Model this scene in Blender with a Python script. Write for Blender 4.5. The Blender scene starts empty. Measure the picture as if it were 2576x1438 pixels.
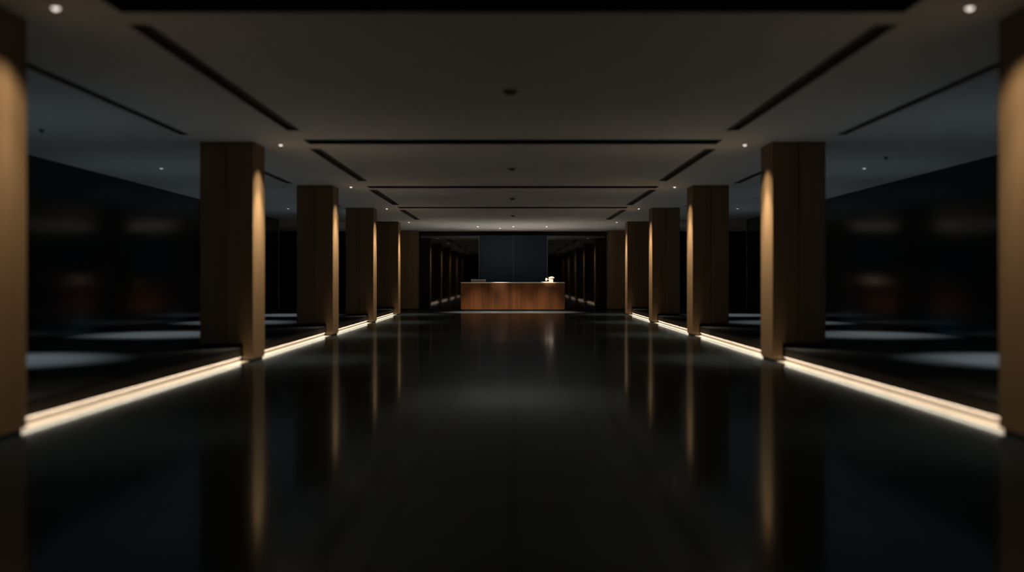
import bpy, bmesh, math, random
from mathutils import Vector, Matrix

random.seed(4)
scn = bpy.context.scene
COL = scn.collection

# ------------------------------------------------------------------ helpers
def link(o, parent=None):
    COL.objects.link(o)
    if parent is not None:
        o.parent = parent
    return o

def add_box(bm, x0, x1, y0, y1, z0, z1):
    vs = [bm.verts.new((x, y, z)) for z in (z0, z1) for y in (y0, y1) for x in (x0, x1)]
    for f in ((0, 2, 3, 1), (4, 5, 7, 6), (0, 1, 5, 4), (2, 6, 7, 3), (0, 4, 6, 2), (1, 3, 7, 5)):
        bm.faces.new([vs[i] for i in f])

def add_prism(bm, pts, z0, z1):
    """closed plan outline (x, y) pushed from z0 up to z1"""
    n = len(pts)
    lo = [bm.verts.new((p[0], p[1], z0)) for p in pts]
    hi = [bm.verts.new((p[0], p[1], z1)) for p in pts]
    bm.faces.new(lo[::-1]); bm.faces.new(hi)
    for i in range(n):
        j = (i + 1) % n
        bm.faces.new((lo[i], lo[j], hi[j], hi[i]))

def add_lathe(bm, prof, seg=24):
    """profile of (radius, z) turned about the z axis"""
    rings = []
    for r, z in prof:
        if r < 1e-6:
            rings.append([bm.verts.new((0, 0, z))])
        else:
            rings.append([bm.verts.new((r * math.cos(2 * math.pi * k / seg), r * math.sin(2 * math.pi * k / seg), z)) for k in range(seg)])
    for a, b in zip(rings, rings[1:]):
        if len(a) == 1 and len(b) == 1:
            continue
        for k in range(seg):
            k2 = (k + 1) % seg
            if len(a) == 1:
                bm.faces.new((a[0], b[k2], b[k]))
            elif len(b) == 1:
                bm.faces.new((a[k], a[k2], b[0]))
            else:
                bm.faces.new((a[k], a[k2], b[k2], b[k]))

def obj(name, bm, mat, parent=None, bevel=0.0, smooth=False, loc=None):
    bmesh.ops.recalc_face_normals(bm, faces=bm.faces)
    me = bpy.data.meshes.new(name)
    bm.to_mesh(me); bm.free()
    me.materials.append(mat)
    if smooth:
        for p in me.polygons:
            p.use_smooth = True
    o = bpy.data.objects.new(name, me)
    if loc is not None:
        o.location = loc
    link(o, parent)
    if bevel > 0:
        m = o.modifiers.new('bevel', 'BEVEL'); m.width = bevel; m.segments = 2; m.limit_method = 'ANGLE'
    return o

def box_obj(name, b, mat, parent=None, bevel=0.0):
    bm = bmesh.new(); add_box(bm, *b)
    return obj(name, bm, mat, parent, bevel)

def tag(o, label, cat, group=None, kind=None):
    o['label'] = label; o['category'] = cat
    if group: o['group'] = group
    if kind: o['kind'] = kind
    return o

def thing(name, label, cat, loc=(0, 0, 0), group=None):
    o = bpy.data.objects.new(name, None)
    o.location = loc; o.empty_display_size = 0.1
    link(o)
    return tag(o, label, cat, group)

def struct(name, bm, mat, parent=None):
    o = obj(name, bm, mat, parent)
    o['kind'] = 'structure'
    return o

# ------------------------------------------------------------------ materials
def new_mat(name):
    m = bpy.data.materials.new(name); m.use_nodes = True
    return m, m.node_tree.nodes, m.node_tree.links, m.node_tree.nodes['Principled BSDF']

def plain(name, color, rough, ior=1.5, noise=0.0, nscale=8.0, metal=0.0):
    m, N, L, P = new_mat(name)
    P.inputs['Base Color'].default_value = (*color, 1)
    P.inputs['Roughness'].default_value = rough
    P.inputs['IOR'].default_value = ior
    P.inputs['Metallic'].default_value = metal
    if noise > 0:
        tc = N.new('ShaderNodeTexCoord'); nz = N.new('ShaderNodeTexNoise')
        nz.inputs['Scale'].default_value = nscale; nz.inputs['Detail'].default_value = 4
        L.new(tc.outputs['Object'], nz.inputs['Vector'])
        mx = N.new('ShaderNodeMix'); mx.data_type = 'RGBA'
        mx.inputs[6].default_value = (*[c * (1 - noise) for c in color], 1)
        mx.inputs[7].default_value = (*[min(1, c * (1 + noise)) for c in color], 1)
        L.new(nz.outputs['Fac'], mx.inputs[0]); L.new(mx.outputs[2], P.inputs['Base Color'])
    return m

def wood(name, dark, light, sx, sz, rough, plank=None, contrast=(0.35, 0.68), fine=0.25):
    """vertical grain: noise squeezed along the height of the piece"""
    m, N, L, P = new_mat(name)
    tc = N.new('ShaderNodeTexCoord')
    mp = N.new('ShaderNodeMapping'); mp.inputs['Scale'].default_value = (sx, sx, sz)
    L.new(tc.outputs['Object'], mp.inputs['Vector'])
    n1 = N.new('ShaderNodeTexNoise'); n1.inputs['Scale'].default_value = 1.0; n1.inputs['Detail'].default_value = 5
    n1.inputs['Roughness'].default_value = 0.6
    L.new(mp.outputs['Vector'], n1.inputs['Vector'])
    mp2 = N.new('ShaderNodeMapping'); mp2.inputs['Scale'].default_value = (sx * 9, sx * 9, sz * 3)
    L.new(tc.outputs['Object'], mp2.inputs['Vector'])
    n2 = N.new('ShaderNodeTexNoise'); n2.inputs['Scale'].default_value = 1.0; n2.inputs['Detail'].default_value = 3
    L.new(mp2.outputs['Vector'], n2.inputs['Vector'])
    mix = N.new('ShaderNodeMix'); mix.data_type = 'FLOAT'; mix.inputs[0].default_value = fine
    L.new(n1.outputs['Fac'], mix.inputs[2]); L.new(n2.outputs['Fac'], mix.inputs[3])
    rp = N.new('ShaderNodeValToRGB')
    rp.color_ramp.elements[0].position = contrast[0]; rp.color_ramp.elements[0].color = (*dark, 1)
    rp.color_ramp.elements[1].position = contrast[1]; rp.color_ramp.elements[1].color = (*light, 1)
    L.new(mix.outputs[0], rp.inputs['Fac']); L.new(rp.outputs['Color'], P.inputs['Base Color'])
    P.inputs['Roughness'].default_value = rough
    P.inputs['IOR'].default_value = 1.38
    bp = N.new('ShaderNodeBump'); bp.inputs['Strength'].default_value = 0.06; bp.inputs['Distance'].default_value = 0.002
    L.new(n2.outputs['Fac'], bp.inputs['Height']); L.new(bp.outputs['Normal'], P.inputs['Normal'])
    return m

def tile_floor(name, base, tw, tl, rough, r0, r1, joint=0.0045):
    """large polished dark stone tiles with fine joints: a dark matt body under a worn polish whose
    mirror share climbs from r0 (seen from above) to r1 (seen along the floor)"""
    m, N, L, P = new_mat(name)
    N.remove(P)
    out = N['Material Output']
    tc = N.new('ShaderNodeTexCoord')
    mp = N.new('ShaderNodeMapping'); mp.inputs['Rotation'].default_value = (0, 0, math.pi / 2)
    L.new(tc.outputs['Object'], mp.inputs['Vector'])
    br = N.new('ShaderNodeTexBrick'); br.offset = 0.5; br.squash = 1.0
    br.inputs['Scale'].default_value = 1.0
    br.inputs['Mortar Size'].default_value = joint
    br.inputs['Mortar Smooth'].default_value = 0.0
    br.inputs['Brick Width'].default_value = tl; br.inputs['Row Height'].default_value = tw
    br.inputs['Color1'].default_value = (*[c * 0.8 for c in base], 1)
    br.inputs['Color2'].default_value = (*[c * 1.2 for c in base], 1)
    br.inputs['Mortar'].default_value = (*[c * 1.6 + .004 for c in base], 1)
    L.new(mp.outputs['Vector'], br.inputs['Vector'])
    nz = N.new('ShaderNodeTexNoise'); nz.inputs['Scale'].default_value = 0.9; nz.inputs['Detail'].default_value = 4
    L.new(tc.outputs['Object'], nz.inputs['Vector'])
    mr = N.new('ShaderNodeMapRange'); mr.inputs[3].default_value = rough - .03; mr.inputs[4].default_value = rough + .03
    L.new(nz.outputs['Fac'], mr.inputs[0])
    bp = N.new('ShaderNodeBump'); bp.inputs['Strength'].default_value = 0.12; bp.inputs['Distance'].default_value = 0.001
    bp.invert = True
    L.new(br.outputs['Fac'], bp.inputs['Height'])
    df = N.new('ShaderNodeBsdfDiffuse'); L.new(br.outputs['Color'], df.inputs['Color'])
    gl = N.new('ShaderNodeBsdfGlossy'); gl.inputs['Color'].default_value = (0.80, 0.91, 1.0, 1)
    L.new(mr.outputs[0], gl.inputs['Roughness']); L.new(bp.outputs['Normal'], gl.inputs['Normal'])
    g2 = N.new('ShaderNodeBsdfGlossy'); g2.inputs['Color'].default_value = gl.inputs['Color'].default_value
    g2.inputs['Roughness'].default_value = 0.075; L.new(bp.outputs['Normal'], g2.inputs['Normal'])
    gm = N.new('ShaderNodeMixShader'); gm.inputs[0].default_value = 0.4
    L.new(gl.outputs[0], gm.inputs[1]); L.new(g2.outputs[0], gm.inputs[2])
    lw = N.new('ShaderNodeLayerWeight'); lw.inputs['Blend'].default_value = 0.5      # facing = 1 - cos
    pw = N.new('ShaderNodeMath'); pw.operation = 'POWER'; pw.inputs[1].default_value = 13.0
    L.new(lw.outputs['Facing'], pw.inputs[0])
    ms = N.new('ShaderNodeMapRange'); ms.inputs[3].default_value = r0; ms.inputs[4].default_value = r1
    L.new(pw.outputs[0], ms.inputs[0])
    jd = N.new('ShaderNodeMath'); jd.operation = 'MULTIPLY_ADD'; jd.inputs[1].default_value = -0.09
    L.new(br.outputs['Fac'], jd.inputs[0]); L.new(ms.outputs[0], jd.inputs[2])
    mx = N.new('ShaderNodeMixShader')
    L.new(jd.outputs[0], mx.inputs[0]); L.new(df.outputs[0], mx.inputs[1]); L.new(gm.outputs[0], mx.inputs[2])
    L.new(mx.outputs[0], out.inputs['Surface'])
    return m

def emit(name, color, strength):
    m, N, L, P = new_mat(name)
    P.inputs['Base Color'].default_value = (0.8, 0.8, 0.8, 1)
    P.inputs['Emission Color'].default_value = (*color, 1)
    P.inputs['Emission Strength'].default_value = strength
    return m

M_OAK = wood('oak_veneer', (0.222, 0.140, 0.071), (0.298, 0.196, 0.107), 5.0, 0.25, 0.5)
M_DESK = wood('walnut_veneer', (0.046, 0.0145, 0.0018), (0.15, 0.047, 0.0055), 2.4, 0.12, 0.7, contrast=(0.36, 0.66), fine=0.15)
M_TOP = plain('pale_desk_top', (0.62, 0.53, 0.45), 0.35, noise=0.08)
M_FLOOR = tile_floor('polished_dark_stone', (0.008, 0.0125, 0.0155), 0.6, 2.1, 0.15, 0.14, 0.66)
M_PLAT = tile_floor('dark_platform_stone', (0.042, 0.045, 0.046), 0.9, 1.8, 0.14, 0.06, 0.5)
M_FASCIA = plain('dark_fascia_stone', (0.03, 0.022, 0.017), 0.55, noise=0.2)
M_CEIL = plain('painted_ceiling', (0.80, 0.825, 0.84), 0.9, noise=0.03, nscale=3)
M_GLASS = plain('black_glass', (0.003, 0.004, 0.005), 0.03, ior=2.0)
M_SMOKE = plain('smoked_glass', (0.004, 0.013, 0.019), 0.12, ior=1.22)
M_BLACK = plain('matt_black', (0.008, 0.009, 0.010), 0.7)
M_DARK = plain('dark_grey_wall', (0.03, 0.032, 0.035), 0.8, noise=0.1)
M_SLOT = plain('slot_paint', (0.012, 0.014, 0.018), 0.6)
M_SLOT_G = plain('slot_grey_paint', (0.16, 0.17, 0.165), 0.6)
M_PANEL = plain('charcoal_lacquer', (0.034, 0.056, 0.090), 0.7, ior=1.15, noise=0.15, nscale=1.2)
M_EDGE = plain('bronze_edge', (0.22, 0.22, 0.23), 0.5)
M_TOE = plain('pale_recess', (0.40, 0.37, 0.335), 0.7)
M_RECESS_SHADE = plain('recess_shade_grey', (0.045, 0.043, 0.04), 0.6)  # dark grey puts the shade at the recess foot into the colour
M_FLOOR_GLOW = plain('floor_glow_pale', (0.62, 0.56, 0.47), 0.28, noise=0.12, nscale=3)  # pale colour stands in for LED light spilling on the dark floor
M_RING = plain('white_lamp_ring', (0.55, 0.52, 0.5), 0.5)
M_DET = plain('grey_plastic', (0.10, 0.10, 0.095), 0.5)
M_WHITE = plain('white_petals', (0.86, 0.78, 0.70), 0.6)
M_POT = plain('white_ceramic', (0.82, 0.74, 0.66), 0.4)
M_PAPER = plain('white_paper', (0.80, 0.72, 0.66), 0.7)
M_LID = plain('pale_grey_lid', (0.60, 0.61, 0.61), 0.6)
M_BODY = plain('mid_grey_box', (0.30, 0.29, 0.28), 0.6)
M_LENS_W = emit('warm_lens', (1.0, 0.86, 0.76), 1.6)
M_LENS_C = emit('cool_lens', (1.0, 0.98, 0.90), 0.45)
M_LENS_D = emit('desk_lens', (1.0, 0.93, 0.88), 2.6)
M_LED = emit('led_tape', (1.0, 0.80, 0.58), 10.0)

# ------------------------------------------------------------------ dimensions
U = 14.68                       # distance to the second pair of columns
CAM_H = 1.19
CEIL = 3.24
COL_W, COL_D = 0.78, 0.70
WALL_X = 7.9
PLAT_H, LIP = 0.205, 0.063
#           front y      inner face x
COLS = [(0.487 * U, 3.84), (1.000 * U, 3.84), (1.460 * U, 3.88), (1.910 * U, 3.935), (2.360 * U, 3.995)]
LAST_COL = (2.79 * U, 3.93)
PLAT_END = COLS[4][0] + COL_D + 0.05
BACK_Y = 2.79 * U + COL_D + 0.03
FRONT_Y = -4.0
SIDE_X = 14.0

# ------------------------------------------------------------------ setting
bm = bmesh.new(); add_box(bm, -SIDE_X - .2, SIDE_X + .2, FRONT_Y - .2, BACK_Y + .2, -0.2, 0.0)
struct('floor', bm, M_FLOOR)

# slots cut into the ceiling: (x0, x1, y0, y1)
slots_cross, slots_in, slots_out = [], [], []
for yc, hw in ((7.36, 3.0), (14.72, 3.06), (21.85, 3.19), (28.0, 3.23)):
    slots_cross.append((-hw, hw, yc - .25, yc + .25))
for y0, y1, x in ((7.97, 13.6, 3.0), (15.5, 20.5, 3.09), (22.5, 27.0, 3.17), (28.9, 33.5, 3.22)):
    for s in (-1, 1):
        slots_in.append((s, s * x - .09, s * x + .09, y0, y1))
for y0, y1, x in ((7.97, 14.0, 4.62), (15.5, 21.0, 4.72), (22.5, 27.5, 4.80)):
    for s in (-1, 1):
        slots_out.append((s, s * x - .065, s * x + .065, y0, y1))
holes = slots_cross + [t[1:] for t in slots_in + slots_out]
xs = sorted({-SIDE_X - .2, SIDE_X + .2} | {v for h in holes for v in h[:2]})
ys = sorted({FRONT_Y - .2, BACK_Y + .2} | {v for h in holes for v in h[2:]})
bm = bmesh.new(); grid = {}
def gv(i, j):
    if (i, j) not in grid:
        grid[(i, j)] = bm.verts.new((xs[i], ys[j], CEIL))
    return grid[(i, j)]
for i in range(len(xs) - 1):
    for j in range(len(ys) - 1):
        cx, cy = (xs[i] + xs[i + 1]) / 2, (ys[j] + ys[j + 1]) / 2
        if any(h[0] < cx < h[1] and h[2] < cy < h[3] for h in holes):
            continue
        bm.faces.new((gv(i, j), gv(i, j + 1), gv(i + 1, j + 1), gv(i + 1, j)))
ceil_o = struct('ceiling', bm, M_CEIL)
bm = bmesh.new(); add_box(bm, -SIDE_X - .2, SIDE_X + .2, FRONT_Y - .2, BACK_Y + .2, CEIL + .45, CEIL + .5)
struct('ceiling_slab', bm, M_BLACK)

bm = bmesh.new(); add_box(bm, -SIDE_X, SIDE_X, BACK_Y, BACK_Y + .2, 0, CEIL)
struct('wall_back', bm, M_GLASS)
bm = bmesh.new(); add_box(bm, -SIDE_X, SIDE_X, BACK_Y - .06, BACK_Y - .002, 3.06, CEIL - .002)
struct('trim_3', bm, M_BLACK)
bm = bmesh.new(); add_box(bm, -SIDE_X, SIDE_X, FRONT_Y - .2, FRONT_Y, 0, CEIL)
struct('wall_front', bm, M_DARK)
for s, n in ((-1, 'left'), (1, 'right')):
    a, b = sorted((s * WALL_X, s * (WALL_X + .25)))
    bm = bmesh.new(); add_box(bm, a, b, FRONT_Y, 2.28 * U, 0, CEIL)
    struct('wall_' + n, bm, M_SMOKE)
    a, b = sorted((s * SIDE_X, s * (SIDE_X + .2)))
    bm = bmesh.new(); add_box(bm, a, b, FRONT_Y, BACK_Y, 0, CEIL)
    struct('wall_%s_corridor' % n, bm, M_DARK)
    a, b = sorted((s * (WALL_X - .03), s * (WALL_X + .28)))
    bm = bmesh.new(); add_box(bm, a, b, 2.28 * U + .001, 2.28 * U + .04, 0.0, CEIL)
    struct('trim_%d' % (1 if s < 0 else 2), bm, M_EDGE)

# ------------------------------------------------------------------ ceiling slots
ORD = ['nearest', 'second', 'third', 'fourth']
def slot(b, label, group, mat=None):
    mat = mat or M_SLOT
    """channel open at the bottom, with two thin blades inside"""
    x0, x1, y0, y1 = b
    cx, cy = (x0 + x1) / 2, (y0 + y1) / 2
    t = thing('ceiling_slot', label, 'ceiling slot', (cx, cy, CEIL), group)
    hx, hy, d = (x1 - x0) / 2, (y1 - y0) / 2, 0.16
    bm = bmesh.new()
    vs = {}
    for i, (px, py) in enumerate(((-hx, -hy), (hx, -hy), (hx, hy), (-hx, hy))):
        vs[i] = (bm.verts.new((px, py, 0)), bm.verts.new((px, py, d)))
    for i in range(4):
        j = (i + 1) % 4
        bm.faces.new((vs[i][0], vs[i][1], vs[j][1], vs[j][0]))
    bm.faces.new([vs[i][1] for i in range(4)])
    obj('channel', bm, mat, t)
    bm = bmesh.new()
    if hx > hy:
        add_box(bm, -hx, hx, -.012, .012, .03, .12)
    else:
        add_box(bm, -.012, .012, -hy, hy, .03, .12)
    obj('blade', bm, mat, t)
NEAR = ['at the top edge of the photo', 'by the second pair of columns', 'by the third pair of columns', 'by the fourth pair of columns']
for k, b in enumerate(slots_cross):
    slot(b, 'long black cross slot in the ceiling %s' % NEAR[k], 'cross slots in the ceiling')
for k, (s, *b) in enumerate(slots_in):
    side = 'left' if s < 0 else 'right'
    slot(b, 'dark lengthwise ceiling slot on the %s of the hall, %s of the inner line' % (side, ORD[k // 2]), 'inner lengthwise ceiling slots', M_SLOT_G)
for k, (s, *b) in enumerate(slots_out):
    side = 'left' if s < 0 else 'right'
    slot(b, 'narrow dark ceiling slot over the %s aisle, %s from the camera' % (side, ORD[k // 2]), 'aisle ceiling slots', M_SLOT_G)

# ------------------------------------------------------------------ columns
RANK = ['nearest', 'second', 'third', 'fourth', 'fifth', 'last']
def column(side, y, xin, label, raised=True):
    """box clad in veneer, a joint down the middle of each wide face; stands at its inner front corner"""
    t = thing('wood_column', label, 'column', (side * (xin + COL_W / 2), y + COL_D / 2, 0), 'wood clad columns along the hall')
    t['kind'] = 'thing'
    hx, hy, g = COL_W / 2, COL_D / 2, 0.006
    step = 0.15                                        # how far it stands out past the platform edge
    z1 = PLAT_H + 0.055 if raised else 0.03
    bm = bmesh.new()
    # plan outline with a shallow joint in the front and the back face
    def outline(xa, xb):
        return [(xa, -hy), (-g, -hy), (-g, -hy + .03), (g, -hy + .03), (g, -hy), (xb, -hy),
                (xb, hy), (g, hy), (g, hy - .03), (-g, hy - .03), (-g, hy), (xa, hy)]
    add_prism(bm, outline(-hx, hx), z1, CEIL - 0.002)
    if raised:
        a, b = sorted((-side * hx, -side * (hx - step + .006)))
        add_box(bm, a, b, -hy, hy, 0.028, z1)
    obj('shaft', bm, M_OAK, t)
    bm = bmesh.new()
    if raised:
        a, b = sorted((-side * (hx - step), side * (hx - .04)))
        add_box(bm, a, b, -hy + .04, hy - .04, 0.0, z1)
        a, b = sorted((-side * (hx - .025), -side * (hx - step)))
        add_box(bm, a, b, -hy + .025, hy - .025, 0.0, 0.028)
    else:
        add_box(bm, -hx + .03, hx - .03, -hy + .03, hy - .03, 0, z1)
    obj('base', bm, M_BLACK, t)
    return t
for side in (-1, 1):
    w = 'left' if side < 0 else 'right'
    for k, (y, x) in enumerate(COLS):
        if k == 0:
            lab = 'wood-clad column cut off by the %s edge of the photo, lit from above' % w
        else:
            lab = 'wood-clad square column, %s from the camera in the %s row, inner face lit' % (RANK[k], w)
        column(side, y, x, lab)
    column(side, LAST_COL[0], LAST_COL[1], 'unlit wood-clad column against the black glass end wall, %s of the desk' % w, raised=False)

# ------------------------------------------------------------------ raised platforms with a lit recess
def edge_x(y):
    pts = [(FRONT_Y, 3.84)] + [(c[0] + COL_D / 2, c[1]) for c in COLS] + [(60, 4.2)]
    for (ya, xa), (yb, xb) in zip(pts, pts[1:]):
        if ya <= y <= yb:
            return xa + (xb - xa) * (y - ya) / (yb - ya) + 0.15
    return pts[-1][1] + .15
BAYS = [(FRONT_Y + .05, COLS[0][0] - .004)]
for a, b in zip(COLS, COLS[1:]):
    BAYS.append((a[0] + COL_D + .004, b[0] - .004))
for side in (-1, 1):
    w = 'left' if side < 0 else 'right'
    t = thing('raised_platform', 'low raised platform of dark polished stone behind the %s row of columns' % w, 'platform', (0, 0, 0))
    bt, bf, bk, bp = bmesh.new(), bmesh.new(), bmesh.new(), bmesh.new()
    out = WALL_X - .002
    for y0, y1 in BAYS:
        a, b = edge_x(y0), edge_x(y1)
        add_prism(bt, [(side * a, y0), (side * b, y1), (side * out, y1), (side * out, y0)], PLAT_H - .03, PLAT_H)
        add_prism(bf, [(side * (a + .004), y0), (side * (b + .004), y1), (side * (b + .3), y1), (side * (a + .3), y0)], LIP, PLAT_H - .03)
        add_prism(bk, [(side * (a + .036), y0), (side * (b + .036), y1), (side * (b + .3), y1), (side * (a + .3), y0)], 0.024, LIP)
        add_prism(bp, [(side * (a + .030), y0), (side * (b + .030), y1), (side * (b + .3), y1), (side * (a + .3), y0)], 0.0, 0.024)
    for y, x in COLS:
        a = x + COL_W + .004
        add_prism(bt, [(side * a, y - .004), (side * a, y + COL_D + .004), (side * out, y + COL_D + .004), (side * out, y - .004)], PLAT_H - .03, PLAT_H)
    a = edge_x(COLS[4][0] + COL_D)
    add_prism(bt, [(side * a, COLS[4][0] + COL_D + .004), (side * a, PLAT_END), (side * out, PLAT_END), (side * out, COLS[4][0] + COL_D + .004)], PLAT_H - .03, PLAT_H)
    add_prism(bf, [(side * a, PLAT_END - .04), (side * a, PLAT_END - .004), (side * out, PLAT_END - .004), (side * out, PLAT_END - .04)], 0.0, PLAT_H - .03)
    obj('slab', bt, M_PLAT, t)
    obj('fascia', bf, M_FASCIA, t)
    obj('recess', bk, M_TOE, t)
    obj('recess_shade_band', bp, M_RECESS_SHADE, t)  # added dark band, painted shade along the bottom of the recess
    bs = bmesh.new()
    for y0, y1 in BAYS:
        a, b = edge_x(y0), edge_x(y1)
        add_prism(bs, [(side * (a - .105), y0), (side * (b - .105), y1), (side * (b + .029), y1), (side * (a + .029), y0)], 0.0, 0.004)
    obj('floor_glow_strip', bs, M_FLOOR_GLOW, t)  # added pale strip, gives the floor its bright band beside the LEDs
BET = ['nearest and second', 'second and third', 'third and fourth', 'fourth and fifth']
for side in (-1, 1):
    w = 'left' if side < 0 else 'right'
    for k, (y0, y1) in enumerate(BAYS[1:]):
        t = thing('led_strip', 'warm glowing light strip under the %s platform, between the %s columns' % (w, BET[k]), 'light strip', (0, 0, 0), 'light strips under the platforms')
        n = max(1, round((y1 - y0) / 1.4)); L = (y1 - y0 - .06) / n
        for q in range(n):
            ya, yb = y0 + .03 + q * L + .012, y0 + .03 + (q + 1) * L - .012
            a, b = edge_x(ya), edge_x(yb)
            bm = bmesh.new()
            # a slim profile tucked behind the lip, its glowing face turned down and a little outwards
            ends = []
            for e, yy in ((a, ya), (b, yb)):
                ends.append([bm.verts.new((side * (e + dx), yy, LIP - dz)) for dx, dz in ((.006, .002), (.028, .008), (.028, .0005), (.006, .0005))])
            bm.faces.new(ends[0]); bm.faces.new(ends[1][::-1])
            for i in range(4):
                j = (i + 1) % 4
                bm.faces.new((ends[0][i], ends[0][j], ends[1][j], ends[1][i]))
            obj('led_segment', bm, M_LED, t)

# ------------------------------------------------------------------ lamps
def lamp_meshes(r):
    bm = bmesh.new()
    add_lathe(bm, [(r, -.001), (r + .018, -.001), (r + .018, -.009), (r + .004, -.010), (r, -.006), (r, -.001)], 28)
    ring = bm
    bm2 = bmesh.new()
    add_lathe(bm2, [(0, -.026), (r * .5, -.023), (r * .85, -.013), (r, -.002)], 28)
    return ring, bm2
def lamp(name, label, cat, x, y, r, lens, beams, rad, group):
    t = thing(name, label, cat, (x, y, CEIL), group)
    a, b = lamp_meshes(r)
    obj('trim_ring', a, M_RING, t, smooth=False)
    obj('lens', b, lens, t)
    for power, color, size, blend, aim in beams:
        ld = bpy.data.lights.new('beam', 'SPOT')
        ld.energy = power; ld.color = color; ld.spot_size = math.radians(size); ld.spot_blend = blend
        ld.shadow_soft_size = rad
        lo = bpy.data.objects.new('beam', ld)
        lo.location = (0, 0, -.035)
        if aim is not None:
            d = Vector(aim) - Vector((x, y, CEIL - .035))
            lo.rotation_euler = d.to_track_quat('-Z', 'Y').to_euler()
        link(lo, t)
    return t

WARM = (1.0, 0.82, 0.60)
COOL = (0.86, 0.95, 1.0)
DESKC = (1.0, 0.77, 0.58)
P_COL = [132, 590, 590, 590, 590]
for side in (-1, 1):
    w = 'left' if side < 0 else 'right'
    for k, (y, x) in enumerate(COLS):
        lamp('ceiling_spotlight', 'small round ceiling spotlight in front of the %s column of the %s row' % (RANK[k], w), 'ceiling light',
             side * (x - (.34 if k else .41)), y + COL_D / 2 - .04, 0.030, M_LENS_W, [(P_COL[k], WARM, 60, 1.0, None), (P_COL[k] * (.2 if k else .65), WARM, 92 if k else 106, 1.0, None)], 0.03, 'spotlights washing the columns')
AISLE = [(12.2, 6.4), (18.1, 6.4), (23.3, 6.4), (28.3, 6.4)]
for side in (-1, 1):
    w = 'left' if side < 0 else 'right'
    for k, (y, x) in enumerate(AISLE):
        lamp('ceiling_downlight', 'round recessed downlight over the %s aisle, %s from the camera' % (w, ORD[k]), 'ceiling light',
             side * x, y, 0.034, M_LENS_C, [(820 if k else 1000, COOL, 62, 0.9, None)], 0.04, 'downlights over the aisles')
DL = [(-1.33, 37.7, 'leftmost'), (-0.50, 38.9, 'second from the left'), (0.02, 37.7, 'third from the left'), (1.28, 37.7, 'rightmost')]
for k, (x, y, n) in enumerate(DL):
    beams = [(3200, DESKC, 54, 0.9, (x, 37.3, 0)), (1350, DESKC, 45, 1.0, (x, 38.35, 0))] if k != 1 else [(2600, DESKC, 27, 1.0, (-0.5, 39.5, 1.12))]
    if k == 3:
        beams.append((800, DESKC, 20, 0.6, (1.44, 39.5, 1.2)))
    lamp('ceiling_downlight', 'recessed downlight above the reception desk, %s of four' % n, 'ceiling light',
         x, y, 0.04, M_LENS_D, beams, 0.03, 'downlights above the desk')

# ------------------------------------------------------------------ ceiling detectors
def detector(x, y, r, label):
    t = thing('ceiling_detector', label, 'detector', (x, y, CEIL), 'detectors on the ceiling')
    bm = bmesh.new(); add_lathe(bm, [(0, -.001), (r, -.001), (r, -.012), (0, -.012)], 24)
    obj('base', bm, M_DET, t)
    bm = bmesh.new(); add_lathe(bm, [(r * .7, -.012), (r * .68, -.028), (r * .45, -.042), (0, -.046)], 24)
    obj('cover', bm, M_DET, t, smooth=True)
for x, y, r, l in ((-.03, 10.75, .085, 'nearest dark round detector on the middle of the hall ceiling'),
                   (-.02, 18.2, .075, 'dark round detector on the middle of the ceiling, second from the camera'),
                   (-.01, 24.8, .075, 'dark round detector on the middle of the ceiling, third from the camera'),
                   (0, 31.4, .075, 'farthest dark round detector on the middle of the hall ceiling'),
                   (6.2, 16.5, .036, 'small round detector on the ceiling of the right aisle'),
                   (-6.4, 13.5, .036, 'small round detector on the ceiling of the left aisle')):
    detector(x, y, r, l)

# ------------------------------------------------------------------ reception desk
DY = 2.668 * U
t = thing('reception_desk', 'long walnut reception desk with pale top at the far end of the hall', 'desk', (0, DY + .42, 0))
hw, hd = 2.05, 0.42
bm = bmesh.new()
add_box(bm, -hw, hw, -hd, -hd + .04, 0.045, 1.085)          # front board
for a, b in ((-hw, -hw + .04), (hw - .04, hw)):
    add_box(bm, a, b, -hd + .04, hd, 0.045, 1.085)          # end boards
obj('body', bm, M_DESK, t, bevel=.003)
box_obj('worktop', (-hw - .004, hw + .004, -hd - .004, hd, 1.085, 1.12), M_TOP, t, bevel=.004)
box_obj('plinth', (-hw + .05, hw - .05, -hd + .045, hd - .02, 0.0, 0.9), M_BLACK, t)

TOPZ = 1.1205
t = thing('storage_box', 'low grey box with a paler slanted lid on the left end of the desk', 'box', (-1.37, DY + .40, TOPZ))
box_obj('body', (-.29, .29, -.13, .13, 0, .07), M_BODY, t, bevel=.004)
bm = bmesh.new()
vs = [bm.verts.new(p) for p in ((-.297, -.137, .0705), (.297, -.137, .0705), (.297, .137, .0705), (-.297, .137, .0705),
                                (-.297, -.137, .122), (.297, -.137, .106), (.297, .137, .106), (-.297, .137, .122))]
for f in ((0, 3, 2, 1), (4, 5, 6, 7), (0, 1, 5, 4), (2, 3, 7, 6), (0, 4, 7, 3), (1, 2, 6, 5)):
    bm.faces.new([vs[i] for i in f])
obj('lid', bm, M_LID, t, bevel=.004)

bm = bmesh.new(); add_box(bm, -.24, .2, -.15, .15, 0, .02)
o = obj('paper_stack', bm, M_PAPER, None, loc=(1.36, DY + .17, TOPZ)); tag(o, 'thin pale stack of paper lying beside the white flowers on the desk', 'paper')

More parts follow.
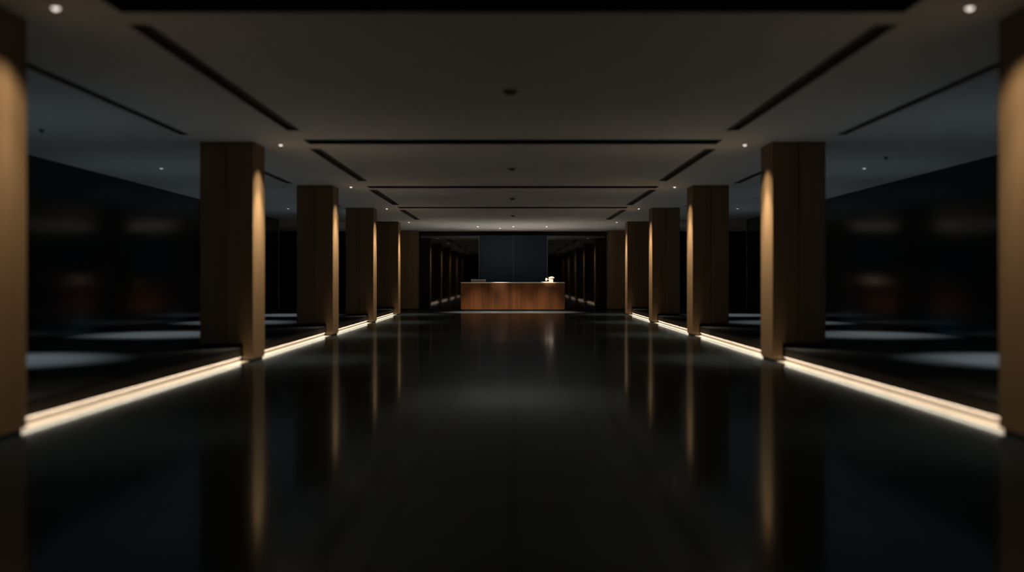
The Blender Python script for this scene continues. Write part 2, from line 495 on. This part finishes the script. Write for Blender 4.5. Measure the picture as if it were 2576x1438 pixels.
# white flowers in a low square pot
def blob(bm, c, r, sq=(1, 1, 1), seed=0, petals=5):
    rnd = random.Random(seed)
    v0 = len(bm.verts)
    g = bmesh.ops.create_icosphere(bm, subdivisions=3, radius=1.0)
    ph = rnd.uniform(0, 6.28)
    for v in g['verts']:
        d = v.co.normalized()
        an = math.atan2(d.z, d.x)
        k = 1 + .16 * math.cos(petals * an + ph) * (1 - abs(d.y) * .7)
        v.co = Vector((c[0] + d.x * r * sq[0] * k, c[1] + d.y * r * sq[1], c[2] + d.z * r * sq[2] * k))
t = thing('flower_pot', 'small bright white flowers in a low white pot on the right end of the desk', 'flowers', (1.52, DY + .43, TOPZ))
bm = bmesh.new()
for z0, z1, a, b in ((0, .118, .076, .086),):
    lo = [bm.verts.new((sx * b, sy * b, z0)) for sx, sy in ((-1, -1), (1, -1), (1, 1), (-1, 1))]
    hi = [bm.verts.new((sx * (a + .008), sy * (a + .008), z1)) for sx, sy in ((-1, -1), (1, -1), (1, 1), (-1, 1))]
    bm.faces.new(lo[::-1]); bm.faces.new(hi)
    for i in range(4):
        j = (i + 1) % 4; bm.faces.new((lo[i], lo[j], hi[j], hi[i]))
obj('pot', bm, M_POT, t, bevel=.012)
for i, (c, r, sq) in enumerate((((-.03, -.02, .17), .062, (1.05, 1, .66)), ((.035, -.01, .192), .058, (1.0, 1, .62)), ((.095, .01, .177), .044, (1.0, 1, .7)),
                                ((.01, .03, .158), .07, (1.15, .9, .45)), ((-.185, -.03, .105), .043, (.95, 1, 1.5)))):
    bm = bmesh.new(); blob(bm, c, r, sq, seed=i)
    obj('flower_head', bm, M_WHITE, t, smooth=True)
bm = bmesh.new()
def tube(bm, pts, r, seg=8):
    prev = None
    for i, p in enumerate(pts):
        p = Vector(p)
        d = (Vector(pts[min(i + 1, len(pts) - 1)]) - Vector(pts[max(i - 1, 0)])).normalized()
        up = Vector((0, 1, 0)); a = d.cross(up).normalized(); b = a.cross(d)
        ring = [bm.verts.new(p + (a * math.cos(2 * math.pi * k / seg) + b * math.sin(2 * math.pi * k / seg)) * r) for k in range(seg)]
        if prev:
            for k in range(seg):
                bm.faces.new((prev[k], prev[(k + 1) % seg], ring[(k + 1) % seg], ring[k]))
        else:
            bm.faces.new(ring)
        prev = ring
    bm.faces.new(prev[::-1])
tube(bm, [(-.02, -.01, .112), (-.07, -.02, .122), (-.12, -.025, .12), (-.16, -.03, .112)], .014)
obj('stem', bm, M_WHITE, t, smooth=True)

# ------------------------------------------------------------------ screen behind the desk
PY = BACK_Y - 0.35
t = thing('wall_screen', 'tall charcoal two-leaf screen standing behind the desk, before the black glass', 'screen', (0.015, PY, 0))
for a, b in ((-1.41, -.006), (.006, 1.41)):
    box_obj('leaf', (a, b, -.03, .03, 0.0, 3.06), M_PANEL, t, bevel=.003)
for a, b in ((-1.435, -1.4105), (1.4105, 1.435)):
    box_obj('edge_strip', (a, b, -.035, .035, 0.0, 3.07), M_EDGE, t)
box_obj('edge_strip', (-.0055, .0055, -.034, -.02, 0.0, 3.06), M_EDGE, t)

# ------------------------------------------------------------------ camera, world, view
cam = bpy.data.cameras.new('camera')
co = bpy.data.objects.new('camera', cam); link(co)
co.location = (0, 0, CAM_H); co.rotation_euler = (math.pi / 2, 0, 0)
cam.sensor_width = 36.0; cam.lens = 2500 / 2576 * 36.0
cam.shift_x = -2 / 2576; cam.shift_y = -14 / 2576
cam.clip_start = 0.05; cam.clip_end = 200
cam.dof.use_dof = True; cam.dof.focus_distance = 39.3; cam.dof.aperture_fstop = cam.lens / 1000 / 0.075
scn.camera = co

wd = bpy.data.worlds.new('world'); scn.world = wd; wd.use_nodes = True
wd.node_tree.nodes['Background'].inputs['Color'].default_value = (0.02, 0.03, 0.04, 1)
wd.node_tree.nodes['Background'].inputs['Strength'].default_value = 0.1

vs = scn.view_settings
scn.display_settings.display_device = 'sRGB'
vs.view_transform = 'Standard'; vs.look = 'None'; vs.exposure = 0.0; vs.gamma = 1.0; vs.use_curve_mapping = False
scn.cycles.max_bounces = 10; scn.cycles.diffuse_bounces = 6; scn.cycles.glossy_bounces = 6
scn.cycles.blur_glossy = 0.5
scn.cycles.sample_clamp_indirect = 4.0
